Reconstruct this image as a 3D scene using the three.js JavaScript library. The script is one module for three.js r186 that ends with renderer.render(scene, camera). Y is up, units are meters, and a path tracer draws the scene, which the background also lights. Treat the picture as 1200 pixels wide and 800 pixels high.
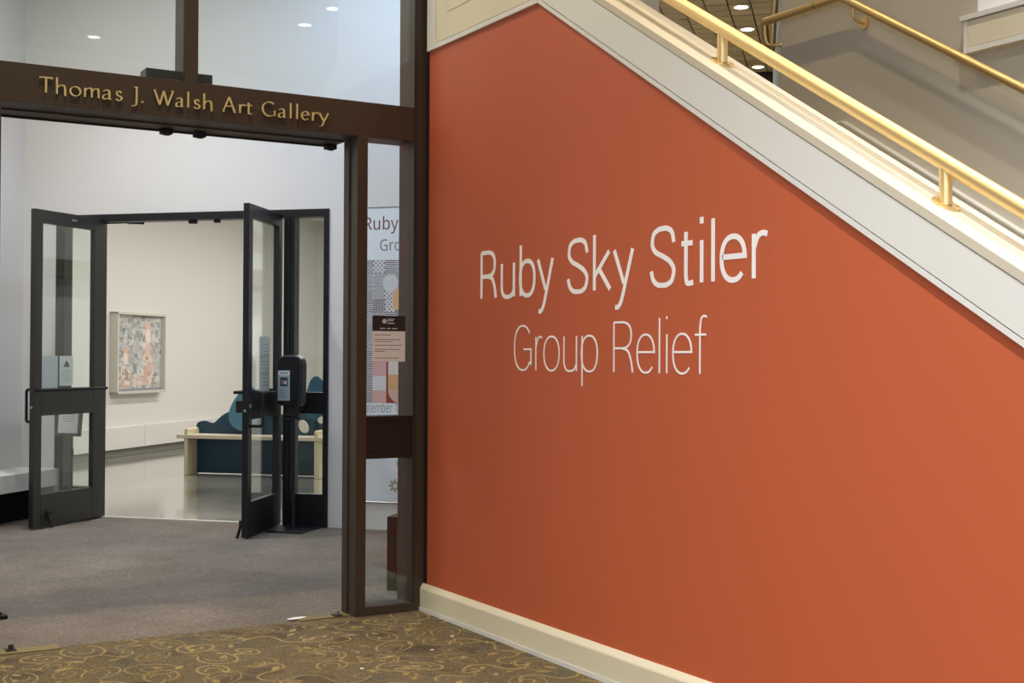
import * as THREE from 'three';
import { RoundedBoxGeometry } from 'three/addons/geometries/RoundedBoxGeometry.js';
import { mergeGeometries } from 'three/addons/utils/BufferGeometryUtils.js';
import { RectAreaLightUniformsLib } from 'three/addons/lights/RectAreaLightUniformsLib.js';

// ------------------------------------------------------------------ camera, exposure, large lights
const scene = new THREE.Scene();
scene.background = new THREE.Color(0x000000);
const camera = new THREE.PerspectiveCamera(29.93, 1.5, 0.05, 80);
{
  const yaw = 0.53312, pitch = 0.011859, roll = 0.0045765;
  const f = new THREE.Vector3(Math.sin(yaw) * Math.cos(pitch), Math.sin(pitch), -Math.cos(yaw) * Math.cos(pitch));
  const r = new THREE.Vector3(Math.cos(yaw), 0, Math.sin(yaw));
  const u = new THREE.Vector3().crossVectors(r, f);
  const r2 = r.clone().multiplyScalar(Math.cos(roll)).addScaledVector(u, Math.sin(roll));
  const u2 = u.clone().multiplyScalar(Math.cos(roll)).addScaledVector(r, -Math.sin(roll));
  camera.position.set(-2.973, 1.31, 5.923);
  camera.quaternion.setFromRotationMatrix(new THREE.Matrix4().makeBasis(r2, u2, f.clone().negate()));
}
scene.add(camera);
const renderer = new THREE.WebGLRenderer({ antialias: true });
renderer.toneMapping = THREE.LinearToneMapping;
renderer.toneMappingExposure = 1.0;
renderer.shadowMap.enabled = true;
RectAreaLightUniformsLib.init();

const CEIL = 6.1;                       // lobby ceiling
const WARM = 0xffe2b8, NEUTRAL = 0xfff5e9, CLEAR = 0xfcfaff, COOL = 0xb8d4ff, DAY = 0xe2ecff;
// power of each kind of source
const POWER = { main: 236, lobby: 175, washer: 50, stair: 38, far: 105, window: 2.3, vestibule: 12.5, vestibuleRight: 15.5, vestibuleSpot: 21, gallery: 26 };

// ------------------------------------------------------------------ helpers
let seed = 7;
const rnd = () => { seed = (seed * 1664525 + 1013904223) >>> 0; return seed / 4294967296; };
const taken = new Map();
function numbered(name) {
  const n = taken.get(name) ?? 0; taken.set(name, n + 1);
  return n ? name + '_' + String(n).padStart(3, '0') : name;
}
function mat(color, roughness = 0.7, extra = {}) {
  const C = extra.physical ? THREE.MeshPhysicalMaterial : THREE.MeshStandardMaterial;
  const { physical, ...rest } = extra;
  return new C({ color, roughness, ...rest });
}
function mesh(name, geo, m, parent) {
  const o = new THREE.Mesh(Array.isArray(geo) ? join(geo) : geo, m);
  o.name = parent === scene ? numbered(name) : name;
  o.castShadow = o.receiveShadow = true;
  parent.add(o);
  return o;
}
function join(list) {
  return mergeGeometries(list.map((g) => { const q = g.index ? g.toNonIndexed() : g.clone(); for (const k of Object.keys(q.attributes)) if (!['position', 'normal', 'uv'].includes(k)) q.deleteAttribute(k); return q; }));
}
function thing(name, label, category, pos = [0, 0, 0], turn = 0, group) {
  const o = new THREE.Group(); o.name = numbered(name); scene.add(o);
  o.position.set(...pos); o.rotation.y = turn; o.userData = { label, category };
  if (group) o.userData.group = group;
  return o;
}
function tag(o, label, category, group) { o.userData = { label, category }; if (group) o.userData.group = group; return o; }
function struct(o, label, category) { o.userData = { kind: 'structure', label, category }; return o; }
function structGroup(name, label, category, pos = [0, 0, 0], turn = 0) {
  const o = new THREE.Group(); o.name = numbered(name); scene.add(o); o.position.set(...pos); o.rotation.y = turn; return struct(o, label, category);
}
// box between two corners, uv in metres
function bx(x0, x1, y0, y1, z0, z1) {
  const g = new THREE.BoxGeometry(x1 - x0, y1 - y0, z1 - z0);
  g.translate((x0 + x1) / 2, (y0 + y1) / 2, (z0 + z1) / 2);
  const p = g.attributes.position, n = g.attributes.normal, uv = g.attributes.uv;
  for (let i = 0; i < p.count; i++) {
    const ax = Math.abs(n.getX(i)), ay = Math.abs(n.getY(i));
    if (ax > 0.5) uv.setXY(i, p.getZ(i), p.getY(i)); else if (ay > 0.5) uv.setXY(i, p.getX(i), p.getZ(i)); else uv.setXY(i, p.getX(i), p.getY(i));
  }
  return g;
}
function rbx(x0, x1, y0, y1, z0, z1, r = 0.004, seg = 2) {
  const m = Math.min(x1 - x0, y1 - y0, z1 - z0);
  const g = new RoundedBoxGeometry(x1 - x0, y1 - y0, z1 - z0, seg, Math.min(r, m * 0.49));
  g.translate((x0 + x1) / 2, (y0 + y1) / 2, (z0 + z1) / 2);
  return g;
}
function cyl(r, h, seg = 20, r2 = r) { return new THREE.CylinderGeometry(r2, r, h, seg); }
function tube(points, r, seg = 48, sides = 16, tension = 0.5) {
  const c = new THREE.CatmullRomCurve3(points.map((p) => new THREE.Vector3(...p)), false, 'catmullrom', tension);
  return new THREE.TubeGeometry(c, seg, r, sides, false);
}
// straight tube between two points with closed ends
function rod(a, b, r, sides = 14) {
  const A = new THREE.Vector3(...a), B = new THREE.Vector3(...b), d = B.clone().sub(A);
  const g = new THREE.CylinderGeometry(r, r, d.length(), sides);
  g.applyQuaternion(new THREE.Quaternion().setFromUnitVectors(new THREE.Vector3(0, 1, 0), d.clone().normalize()));
  g.translate((A.x + B.x) / 2, (A.y + B.y) / 2, (A.z + B.z) / 2);
  return g;
}
// prism with a (z, y) outline from x0 to x1
function prismX(pts, x0, x1) {
  const g = new THREE.ExtrudeGeometry(new THREE.Shape(pts.map(([z, y]) => new THREE.Vector2(z, y))), { depth: x1 - x0, bevelEnabled: false });
  g.rotateY(-Math.PI / 2); g.translate(x1, 0, 0); return g;
}
// slab with an (x, z) outline from y0 to y1
function slabY(pts, y0, y1) {
  const g = new THREE.ExtrudeGeometry(new THREE.Shape(pts.map(([x, z]) => new THREE.Vector2(x, -z))), { depth: y1 - y0, bevelEnabled: false });
  g.rotateX(-Math.PI / 2); g.translate(0, y0, 0); return g;
}
// the frame of the wall that holds the doors: s along it, n out of it towards the storefront
const W45 = [0.781, 0, -3.192], TURN = -Math.PI / 4, Q = Math.SQRT1_2;
const at45 = (s, y, n) => [W45[0] + Q * s - Q * n, y, W45[2] + Q * s + Q * n];

// ------------------------------------------------------------------ textures
function canvasTex(w, h, draw, srgb = true, repeat) {
  const c = document.createElement('canvas'); c.width = w; c.height = h; draw(c.getContext('2d'), w, h);
  const t = new THREE.CanvasTexture(c); if (srgb) t.colorSpace = THREE.SRGBColorSpace;
  if (repeat) { t.wrapS = t.wrapT = THREE.RepeatWrapping; t.repeat.set(...repeat); }
  t.anisotropy = 8; return t;
}
function noiseGrid(n) { const a = new Float32Array(n * n); for (let i = 0; i < a.length; i++) a[i] = rnd(); return a; }
function tileNoise(size, cells, octaves = 4) {
  const out = new Float32Array(size * size); let amp = 1, tot = 0;
  for (let o = 0, n = cells; o < octaves; o++, n *= 2, amp *= 0.55) {
    const g = noiseGrid(n); tot += amp;
    for (let y = 0; y < size; y++) for (let x = 0; x < size; x++) {
      const fx = x / size * n, fy = y / size * n, ix = fx | 0, iy = fy | 0, tx = fx - ix, ty = fy - iy;
      const sx = tx * tx * (3 - 2 * tx), sy = ty * ty * (3 - 2 * ty), a = g[iy % n * n + ix % n], b = g[iy % n * n + (ix + 1) % n], c = g[(iy + 1) % n * n + ix % n], d = g[(iy + 1) % n * n + (ix + 1) % n];
      out[y * size + x] += amp * ((a * (1 - sx) + b * sx) * (1 - sy) + (c * (1 - sx) + d * sx) * sy);
    }
  }
  for (let i = 0; i < out.length; i++) out[i] /= tot;
  return out;
}
function dataTex(size, fn, repeat, srgb = true) {
  const d = new Uint8Array(size * size * 4);
  for (let i = 0; i < size * size; i++) { const c = fn(i % size, (i / size) | 0, i); d[i * 4] = c[0]; d[i * 4 + 1] = c[1]; d[i * 4 + 2] = c[2]; d[i * 4 + 3] = 255; }
  const t = new THREE.DataTexture(d, size, size); t.wrapS = t.wrapT = THREE.RepeatWrapping; t.magFilter = THREE.LinearFilter; t.minFilter = THREE.LinearMipmapLinearFilter; t.generateMipmaps = true;
  t.repeat.set(repeat, repeat); if (srgb) t.colorSpace = THREE.SRGBColorSpace; t.needsUpdate = true; return t;
}
const clampB = (v) => Math.max(0, Math.min(255, v));

// lobby carpet: olive brown woven ground with gold scrolls, 1.5 m repeat
const carpetTex = canvasTex(2048, 2048, (g, w, h) => {
  g.fillStyle = '#64563a'; g.fillRect(0, 0, w, h);
  const k = w / 1.6;
  const wrap = (x, y, fn) => { for (const dx of [-w, 0, w]) for (const dy of [-h, 0, h]) { g.save(); g.translate(x + dx, y + dy); fn(); g.restore(); } };
  // darker and greener patches of yarn
  for (let i = 0; i < 120; i++) {
    const x = rnd() * w, y = rnd() * h, r = (0.03 + rnd() * 0.08) * k, a = rnd() * 6.3, e = 0.4 + rnd() * 0.5, col = ['rgba(62,50,30,0.5)', 'rgba(98,84,48,0.5)', 'rgba(80,76,56,0.5)', 'rgba(106,84,44,0.45)'][(rnd() * 4) | 0];
    wrap(x, y, () => { g.rotate(a); g.fillStyle = col; g.beginPath(); g.ellipse(0, 0, r, r * e, 0, 0, 7); g.fill(); });
  }
  const gold = ['#96824f', '#8d7947', '#9e8a56', '#847142'];
  // scroll motifs on a jittered grid, so that they cover the ground evenly
  const N = 8;
  for (let j = 0; j < N; j++) for (let i = 0; i < N; i++) {
    const x = (i + 0.15 + rnd() * 0.7) * w / N, y = (j + 0.15 + rnd() * 0.7) * h / N, a = rnd() * 6.3, R = (0.07 + rnd() * 0.05) * k, col = gold[(rnd() * 4) | 0], type = rnd(), lw = (0.008 + rnd() * 0.005) * k, tw = 0.55 + rnd() * 0.3;
    wrap(x, y, () => {
      g.rotate(a); g.strokeStyle = col; g.fillStyle = col; g.lineWidth = lw; g.lineCap = 'round';
      if (type < 0.5) { g.beginPath(); g.ellipse(0, 0, R, R * tw, 0, 0.5, 5.6); g.stroke(); g.lineWidth = lw * 0.7; g.beginPath(); g.ellipse(R * 0.22, 0, R * 0.62, R * tw * 0.55, 0, 1.6, 4.9); g.stroke(); }
      else if (type < 0.85) { g.beginPath(); g.moveTo(-R * 1.5, 0); g.bezierCurveTo(-R, -R, -R * 0.2, -R * 0.7, 0, 0); g.bezierCurveTo(R * 0.3, R, R * 1.2, R * 0.8, R * 1.5, -R * 0.2); g.stroke(); g.beginPath(); g.arc(R * 1.2, -R * 0.2, R * 0.3, 0, 4.6); g.stroke(); }
      else { g.beginPath(); for (let q = 0; q < 11; q += 0.15) { const r = R * (0.12 + q * 0.08); g.lineTo(Math.cos(q) * r, Math.sin(q) * r * tw); } g.stroke(); }
    });
  }
  for (let i = 0; i < 95; i++) {
    const x = rnd() * w, y = rnd() * h, a = rnd() * 6.3, R = (0.02 + rnd() * 0.02) * k, col = gold[(rnd() * 4) | 0];
    wrap(x, y, () => { g.rotate(a); g.fillStyle = col; g.beginPath(); g.moveTo(-R, 0); g.quadraticCurveTo(0, -R * 0.8, R, 0); g.quadraticCurveTo(0, R * 0.8, -R, 0); g.fill(); });
  }
  const im = g.getImageData(0, 0, w, h), d = im.data;
  for (let y = 0; y < h; y++) for (let x = 0; x < w; x++) {
    const i = (y * w + x) * 4, cx = (x / 5) | 0, cy = (y / 5) | 0;
    const v = ((((cx * 73856093) ^ (cy * 19349663)) >>> 3) % 97) / 97, m = (cx + cy) % 2 ? -7 : 6, e = (v - 0.5) * 44 + m + (rnd() - 0.5) * 12;
    d[i] = clampB(d[i] + e); d[i + 1] = clampB(d[i + 1] + e * 0.97 + (v > 0.74 ? 9 : 0)); d[i + 2] = clampB(d[i + 2] + e * 0.9 + (v > 0.74 ? 22 : -6));
  }
  g.putImageData(im, 0, 0);
}, true, [1 / 1.6, 1 / 1.6]);
const pile = tileNoise(512, 128, 2);
const pileBump = dataTex(512, (x, y, i) => { const v = clampB(pile[i] * 255); return [v, v, v]; }, 1 / 0.5, false);
const wearA = tileNoise(512, 5, 5), fine = tileNoise(512, 200, 2);
const greyCarpet = dataTex(512, (x, y, i) => { const e = (fine[i] - 0.5) * 46 + (wearA[i] - 0.5) * 36; return [clampB(118 + e), clampB(110 + e), clampB(100 + e * 0.97)]; }, 1 / 1.8);
const wallGrain = tileNoise(512, 90, 3);
const plasterBump = dataTex(512, (x, y, i) => { const v = clampB(wallGrain[i] * 255); return [v, v, v]; }, 1 / 0.6, false);
const concA = tileNoise(512, 4, 6), concB = tileNoise(512, 40, 3);
const concrete = dataTex(512, (x, y, i) => { const e = (concA[i] - 0.5) * 60 + (concB[i] - 0.5) * 16; return [clampB(150 + e), clampB(148 + e), clampB(138 + e)]; }, 1 / 3);
const concRough = dataTex(512, (x, y, i) => { const v = clampB(30 + concA[i] * 40); return [v, v, v]; }, 1 / 3, false);
const bronzeN = tileNoise(256, 8, 4);

// ------------------------------------------------------------------ materials
const M = {
  orange: mat(0xc25f3a, 0.62, { bumpMap: plasterBump, bumpScale: 0.00012 }),
  white: mat(0xdad9d5, 0.8, { bumpMap: plasterBump, bumpScale: 0.0005 }),
  galleryWhite: mat(0xdedcd6, 0.8, { bumpMap: plasterBump, bumpScale: 0.0004 }),
  trim: mat(0xe3e4dd, 0.5),
  capLitTone: mat(0xd0c8b2, 0.55),  // warm overhead light on the cap put into its colour, darker than trim
  stairWall: mat(0xc0bcab, 0.75, { bumpMap: plasterBump, bumpScale: 0.0005 }),
  cream: mat(0xe2dcc0, 0.55),
  bronze: mat(0x43372b, 0.5, { metalness: 0.12 }),
  bronzeDark: mat(0x221a13, 0.5, { metalness: 0.1 }),
  black: mat(0x17181c, 0.38, { metalness: 0.2 }),
  blackMatt: mat(0x141416, 0.7),
  gunmetal: mat(0x33322f, 0.42, { metalness: 0.25 }),
  brass: mat(0xe9d09a, 0.5, { metalness: 1 }),
  brassWorn: mat(0x877745, 0.5, { metalness: 0.55 }),
  goldLeaf: mat(0xe0cf92, 0.4, { metalness: 0.2 }),
  steel: mat(0xb9bab8, 0.3, { metalness: 0.9 }),
  glass: mat(0xfbfefd, 0.0, { physical: true, transmission: 1, thickness: 0, ior: 1.5 }),
  vinyl: mat(0xffffff, 0.6),
  carpet: mat(0xffffff, 0.95, { map: carpetTex, bumpMap: pileBump, bumpScale: 0.003 }),
  grey: mat(0xffffff, 0.97, { map: greyCarpet, bumpMap: pileBump, bumpScale: 0.003 }),
  concrete: mat(0xffffff, 1, { physical: true, map: concrete, roughnessMap: concRough, clearcoat: 0.9, clearcoatRoughness: 0.08 }),
  tile: mat(0x9a8d70, 0.9), tile2: mat(0x928567, 0.9), tile3: mat(0xa19477, 0.9),
  grid: mat(0x54462a, 0.9),
  darkWall: mat(0x2a2119, 0.8),
  ceilingPaint: mat(0xc9bfa6, 0.9),
  glow: mat(0xffffff, 0.6, { emissive: 0xfff0d8, emissiveIntensity: 14 }),
  glowWarm: mat(0xffffff, 0.6, { emissive: 0xfff0da, emissiveIntensity: 3 }),
  glowCool: mat(0xffffff, 0.6, { emissive: 0xf0f5ff, emissiveIntensity: 2.5 }),
  daylight: mat(0xffffff, 0.6, { emissive: 0xe6efff, emissiveIntensity: 1.6 }),
  paper: mat(0xe8e8e4, 0.85), paperGrey: mat(0xc9cfd2, 0.85),
  wenge: mat(0x150e0a, 0.5),
  navy: mat(0x1f4257, 0.6), sky: mat(0x4f8199, 0.6), teal: mat(0x2b5a70, 0.6), benchCream: mat(0xd9d0ad, 0.6), benchSeat: mat(0xd9cdb8, 0.6), shell: mat(0xdcd9cc, 0.6),
  artFrame: mat(0xcfccc0, 0.6),
};

// ------------------------------------------------------------------ floors, ceilings, outer shell
{
  struct(mesh('floor_lobby', [slabY([[-7, -0.05], [6, -0.05], [6, 15], [-7, 15]], -0.12, 0)], M.carpet, scene), 'olive brown lobby carpet with gold scroll pattern', 'carpet');
  struct(mesh('floor_vestibule', [slabY([[-6.35, -0.05], at2(-2.75, -0.06), at2(1.0, -0.06), [1.45, -0.05]], -0.12, 0)], M.grey, scene), 'worn grey carpet in the vestibule before the gallery doors', 'carpet');
  const G = structGroup('floor_gallery', 'polished grey concrete floor of the gallery', 'floor', W45, TURN);
  mesh('slab', bx(-5.4, 1.4, -0.12, -0.002, -12.2, -0.06), M.concrete, G);
  function at2(s, n) { const p = at45(s, 0, n); return [p[0], p[2]]; }

  const vc = structGroup('ceiling_vestibule', 'white vestibule ceiling', 'ceiling');
  mesh('slab', slabY([[-6.6, -0.03], at2(-2.9, -0.2), at2(1.1, -0.2), [1.55, -0.03]], 4.6, 4.75), M.white, vc);
  const gc = structGroup('ceiling_gallery', 'white gallery ceiling', 'ceiling', W45, TURN);
  mesh('slab', bx(-5.4, 1.4, 3.7, 3.85, -12.2, -0.15), M.galleryWhite, gc);

  const lc = structGroup('ceiling_lobby', 'high ceiling of small square tan tiles in a dark grid', 'ceiling');
  mesh('ceiling_deck', slabY([[-7.2, 15.2], [6.2, 15.2], [6.2, 5.5], [16, 1.2], [16, -16], [1.4, -3.2], [1.4, -0.2], [-7.2, -0.2]], CEIL + 0.03, CEIL + 0.2), M.grid, lc);
  // tiles near enough to be told apart (0.305 m squares turned 45 degrees to the storefront)
  const tg = bx(-0.143, 0.143, -0.012, 0.02, -0.143, 0.143);
  for (let i = 0; i < 18; i++) for (let j = 0; j < 15; j++) {
    const a = 10.4 + 0.305 * i + 0.007, b = -3.07 + 0.305 * j + 0.15;
    const t = mesh('tile', tg, [M.tile, M.tile2, M.tile3][(rnd() * 3) | 0], lc);
    t.position.set(Q * (a + b), CEIL + 0.012 + rnd() * 0.003, Q * (b - a)); t.rotation.y = Math.PI / 4;
  }
  mesh('tile_field', [slabY([[-7.1, 15.1], [6.1, 15.1], [6.1, 5.6], [2.0, 0.6], [-7.1, 0.05]], CEIL, CEIL + 0.03)], M.tile, lc).userData.kind = 'stuff';
}
{
  // walls of the lobby that the photograph does not show but that close the room
  const left = structGroup('wall_left', 'white lobby wall with tall windows opposite the stairs', 'wall');
  mesh('wall_body', bx(-7.15, -7, 0, CEIL + 0.05, -0.1, 5.6), M.white, left);
  mesh('wall_body', bx(-7.15, -7, 0, CEIL + 0.05, 13.6, 15.1), M.white, left);
  mesh('wall_body', bx(-7.15, -7, 0, 0.5, 5.6, 13.6), M.white, left);
  mesh('wall_body', bx(-7.15, -7, 4.5, CEIL + 0.05, 5.6, 13.6), M.white, left);
  struct(mesh('wall_back', bx(-7, 6, 0, CEIL + 0.05, 15, 15.15), M.white, scene), 'white lobby wall at the far end', 'wall');
  struct(mesh('wall_right', [bx(6, 6.15, 0, CEIL + 0.05, 5.5, 15.1), bx(2, 6.15, 0, CEIL + 0.05, 5.45, 5.6)], M.white, scene), 'white lobby wall past the foot of the stairs', 'wall');
  const win = structGroup('window_1', 'tall daylight windows in the lobby', 'window');
  for (let i = 0; i < 5; i++) {
    const z0 = 5.6 + i * 1.6;
    mesh('window_frame', [bx(-7.1, -6.97, 0.5, 4.5, z0, z0 + 0.06), bx(-7.1, -6.97, 0.5, 4.5, z0 + 1.54, z0 + 1.6), bx(-7.1, -6.97, 0.5, 0.56, z0, z0 + 1.6), bx(-7.1, -6.97, 4.44, 4.5, z0, z0 + 1.6)], M.bronze, win);
    mesh('pane', bx(-7.06, -7.05, 0.55, 4.45, z0 + 0.05, z0 + 1.55), M.daylight, win);
  }
  const wl = new THREE.RectAreaLight(DAY, POWER.window, 8.0, 4.0); wl.position.set(-6.94, 2.5, 9.6); wl.lookAt(0, 2.5, 9.6); scene.add(wl);
}
// ------------------------------------------------------------------ upper level beyond the stairs
{
  struct(mesh('floor_landing', [bx(0.2, 1.4, 2.15, 2.35, -0.0, 1.13), slabY([[1.4, 1.13], [16, 1.13], [16, -16.2], [14.6, -16.2], [1.4, -2.2]], 2.15, 2.35)], M.carpet, scene), 'carpeted landing at the head of the stairs', 'floor');
  struct(mesh('wall_landing', [bx(2.0, 16, 2.35, CEIL + 0.05, 0.64, 0.8), bx(16, 16.15, 2.35, CEIL + 0.05, -16, 0.8)], M.stairWall, scene), 'grey wall of the upper level', 'wall');
  const far = structGroup('wall_far', 'dark ribbed wall at the far end of the upper level', 'wall', [Q * 15.42, 0, -Q * 15.42], TURN);
  mesh('panel', bx(-9, 9, 2.35, CEIL + 0.02, -0.2, -0.02), M.darkWall, far);
  const rib = bx(-0.02, 0.02, 2.35, CEIL - 0.02, -0.02, 0.0);
  for (let i = 0; i < 18; i++) mesh('rib', rib, M.bronzeDark, far).position.x = 0.2 + i * 0.09;
  struct(mesh('wall_column', (() => { const g = cyl(0.13, CEIL - 2.34, 32); g.translate(3.09, (CEIL + 2.35) / 2, -0.6); return g; })(), mat(0xd6dad6, 0.8), scene), 'round pale grey column beyond the end of the stair wall', 'column');
}
// ------------------------------------------------------------------ vestibule and gallery walls
{
  const w = structGroup('wall_doors', 'white vestibule wall around the black gallery doors', 'wall', W45, TURN);
  mesh('wall_body', bx(-5.4, -2.37, 0, 4.65, -0.15, 0), M.white, w);
  mesh('wall_body', bx(0, 1.25, 0, 4.65, -0.15, 0), M.white, w);
  mesh('wall_body', bx(-2.37, 0, 2.435, 4.65, -0.15, 0), M.white, w);
  struct(mesh('wall_vestibule', bx(-2.83, -2.68, 0, 4.65, -0.1, 7.4), M.white, scene), 'white vestibule side wall above the long white bench', 'wall');
  const vw = scene.getObjectByName('wall_vestibule'); vw.position.set(...W45); vw.rotation.y = TURN;
  struct(mesh('wall_understair', bx(1.4, 1.5, 0, 4.65, -2.75, 0), M.white, scene), 'white wall closing the vestibule below the landing', 'wall');
  struct(mesh('wall_storefront', [bx(-7, -2.5, 0, CEIL + 0.05, -0.18, 0), bx(-2.5, 0, 4.3, CEIL + 0.05, -0.18, 0), bx(0, 1.5, 0, 2.2, -0.18, -0.02), bx(0.0, 1.5, 2.2, 4.65, -0.18, -0.02)], M.white, scene), 'white wall above and beside the bronze storefront', 'wall');
  const gl = structGroup('wall_gallery', 'warm white gallery wall behind the framed picture', 'wall', W45, TURN);
  mesh('wall_body', bx(-5.37, -5.22, 0, 3.75, -12.2, 0), M.galleryWhite, gl);
  mesh('wall_body', bx(-5.3, 1.4, 0, 3.75, -12.15, -12), M.galleryWhite, gl);
  mesh('wall_body', bx(1.25, 1.4, 0, 3.75, -12.1, 0), M.galleryWhite, gl);
  // low boxed-out heater cover along the gallery wall, in lengths, over a recessed grey kick
  const bb = structGroup('baseboard_gallery', 'white boxed base along the gallery wall over a grey kick', 'baseboard', W45, TURN);
  for (const [n0, n1] of [[-4.2, -1.2], [-6.12, -4.205], [-9.0, -6.125], [-11.9, -9.005]]) mesh('cover', rbx(-5.225, -5.16, 0.1, 0.385, n0, n1, 0.006), M.galleryWhite, bb);
  mesh('kick', bx(-5.23, -5.2, 0, 0.1, -11.95, -0.2), mat(0x77756c, 0.5), bb);
}
// ------------------------------------------------------------------ orange wall under the stairs, stair parapet
const T = Math.tan(31.34 * Math.PI / 180), ZK = 1.113;
const slope = (k0, k1, x0, x1, z0 = ZK, z1 = 5.35) => prismX([[z0, k0 - T * z0], [z1, k0 - T * z1], [z1, k1 - T * z1], [z0, k1 - T * z0]], x0, x1);
{
  struct(mesh('wall_orange', prismX([[0.036, 0], [5.35, 0], [5.35, 3.56 - T * 5.35], [ZK, 2.882], [0.036, 2.882]], 0, 0.2), M.orange, scene), 'matt terracotta orange wall under the sloping stairs', 'wall');
  const b = structGroup('baseboard_orange', 'cream baseboard along the orange wall', 'baseboard');
  mesh('board', prismX([[0.0, 0.022], [5.35, 0.022], [5.35, 0.112], [0.0, 0.112]], -0.022, -0.001), M.cream, b);
  mesh('bevel', (() => { const s = new THREE.Shape([[0, 0], [0.021, 0], [0.021, 0.028], [0.016, 0.028], [0.002, 0.006]].map(([x, y]) => new THREE.Vector2(x, y))); const g = new THREE.ExtrudeGeometry(s, { depth: 5.35, bevelEnabled: false }); g.translate(-0.022, 0.112, 0); return g; })(), M.cream, b);
  mesh('shoe', bx(-0.028, -0.001, 0, 0.02, 0.0, 5.35), M.trim, b);

  const p = structGroup('trim_1', 'pale panelled stair parapet with a sloping cap above the orange wall', 'parapet');
  mesh('core', [slope(3.57, 3.74, 0.0, 0.19), bx(0.0, 0.19, 2.89, 3.43, 0.04, ZK)], M.trim, p);
  mesh('lower_board', slope(3.558, 3.578, -0.012, 0.05), M.trim, p);
  mesh('fascia_board', slope(3.583, 3.7295, -0.012, 0.05), M.trim, p);
  mesh('cap', slope(3.7335, 3.765, -0.0145, 0.225), M.capLitTone, p);
  mesh('lower_board', bx(-0.014, 0.05, 2.88, 2.904, 0.128, ZK), M.trim, p);
  mesh('fascia_board', bx(-0.012, 0.05, 2.908, 3.037, 0.128, ZK), M.cream, p);
  mesh('fascia_board', bx(-0.012, 0.05, 3.041, 3.4, 0.25, ZK), M.cream, p);
  mesh('fascia_board', bx(-0.012, 0.05, 3.0371, 3.4, 0.128, 0.247), M.cream, p);
  mesh('stile', bx(-0.016, 0.05, 2.88, 3.4, 0.036, 0.127), M.trim, p);
  mesh('cap', bx(-0.034, 0.225, 3.43, 3.46, 0.036, ZK + 0.02), M.trim, p);
  // stair flight behind the parapet
  const pts = [[5.4, 0]]; const n = 14, rise = 2.35 / n, run = rise / T, ZB = ZK + run * (n - 1);
  for (let i = 0; i < n; i++) { pts.push([ZB - run * i, rise * i], [ZB - run * i, rise * (i + 1)]); }
  pts.shift(); pts.push([ZK, 2.35], [ZK, 2.1], [ZB - 0.3, 0]);
  struct(mesh('floor_stairs', prismX(pts, 0.2, 1.85), M.carpet, scene), 'carpeted stair flight between the parapet and the grey wall', 'stairs');
  // far stair wall
  const fw = structGroup('wall_stairs', 'grey painted stair wall behind the brass handrails', 'wall');
  mesh('wall_body', bx(1.85, 2.0, 0, CEIL + 0.05, 0.64, 5.5), M.stairWall, fw);
  const sk = (k0, k1, x0) => [prismX([[0.66, 2.529 + k0], [1.142, 2.529 + k0], [1.142, 2.529 + k1], [0.66, 2.529 + k1]], x0, 1.85), prismX([[1.142, 2.529 + k0], [5.1, 2.529 + k0 - T * 3.958], [5.1, 2.529 + k1 - T * 3.958], [1.142, 2.529 + k1]], x0, 1.85)];
  mesh('skirt_bead', sk(-0.01, 0.0, 1.802), M.trim, fw);
  mesh('skirt_band', sk(-0.028, -0.01, 1.814), M.cream, fw);
  mesh('skirt_bead', sk(-0.038, -0.028, 1.802), M.trim, fw);
  mesh('skirt', sk(-0.3, -0.038, 1.82), M.cream, fw);
  const bal = structGroup('trim_2', 'cream panelled ledge under a white wall above the stairs', 'ledge');
  mesh('ledge_body', bx(1.8, 1.86, 2.715, 2.86, 1.925, 5.4), M.cream, bal);
  mesh('ledge_cap', rbx(1.785, 1.86, 2.863, 2.888, 1.908, 5.4, 0.003), M.trim, bal);
  mesh('ledge_stile', bx(1.794, 1.8, 2.713, 2.86, 1.925, 1.945), M.trim, bal);
  mesh('ledge_rail', bx(1.794, 1.8, 2.713, 2.737, 1.948, 5.4), M.trim, bal);
  mesh('ledge_panel', bx(1.796, 1.801, 2.741, 2.859, 1.948, 5.4), M.cream, bal);
  mesh('white_wall', bx(1.842, 1.852, 2.888, 4.4, 1.965, 5.4), M.vinyl, bal);
}
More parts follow.
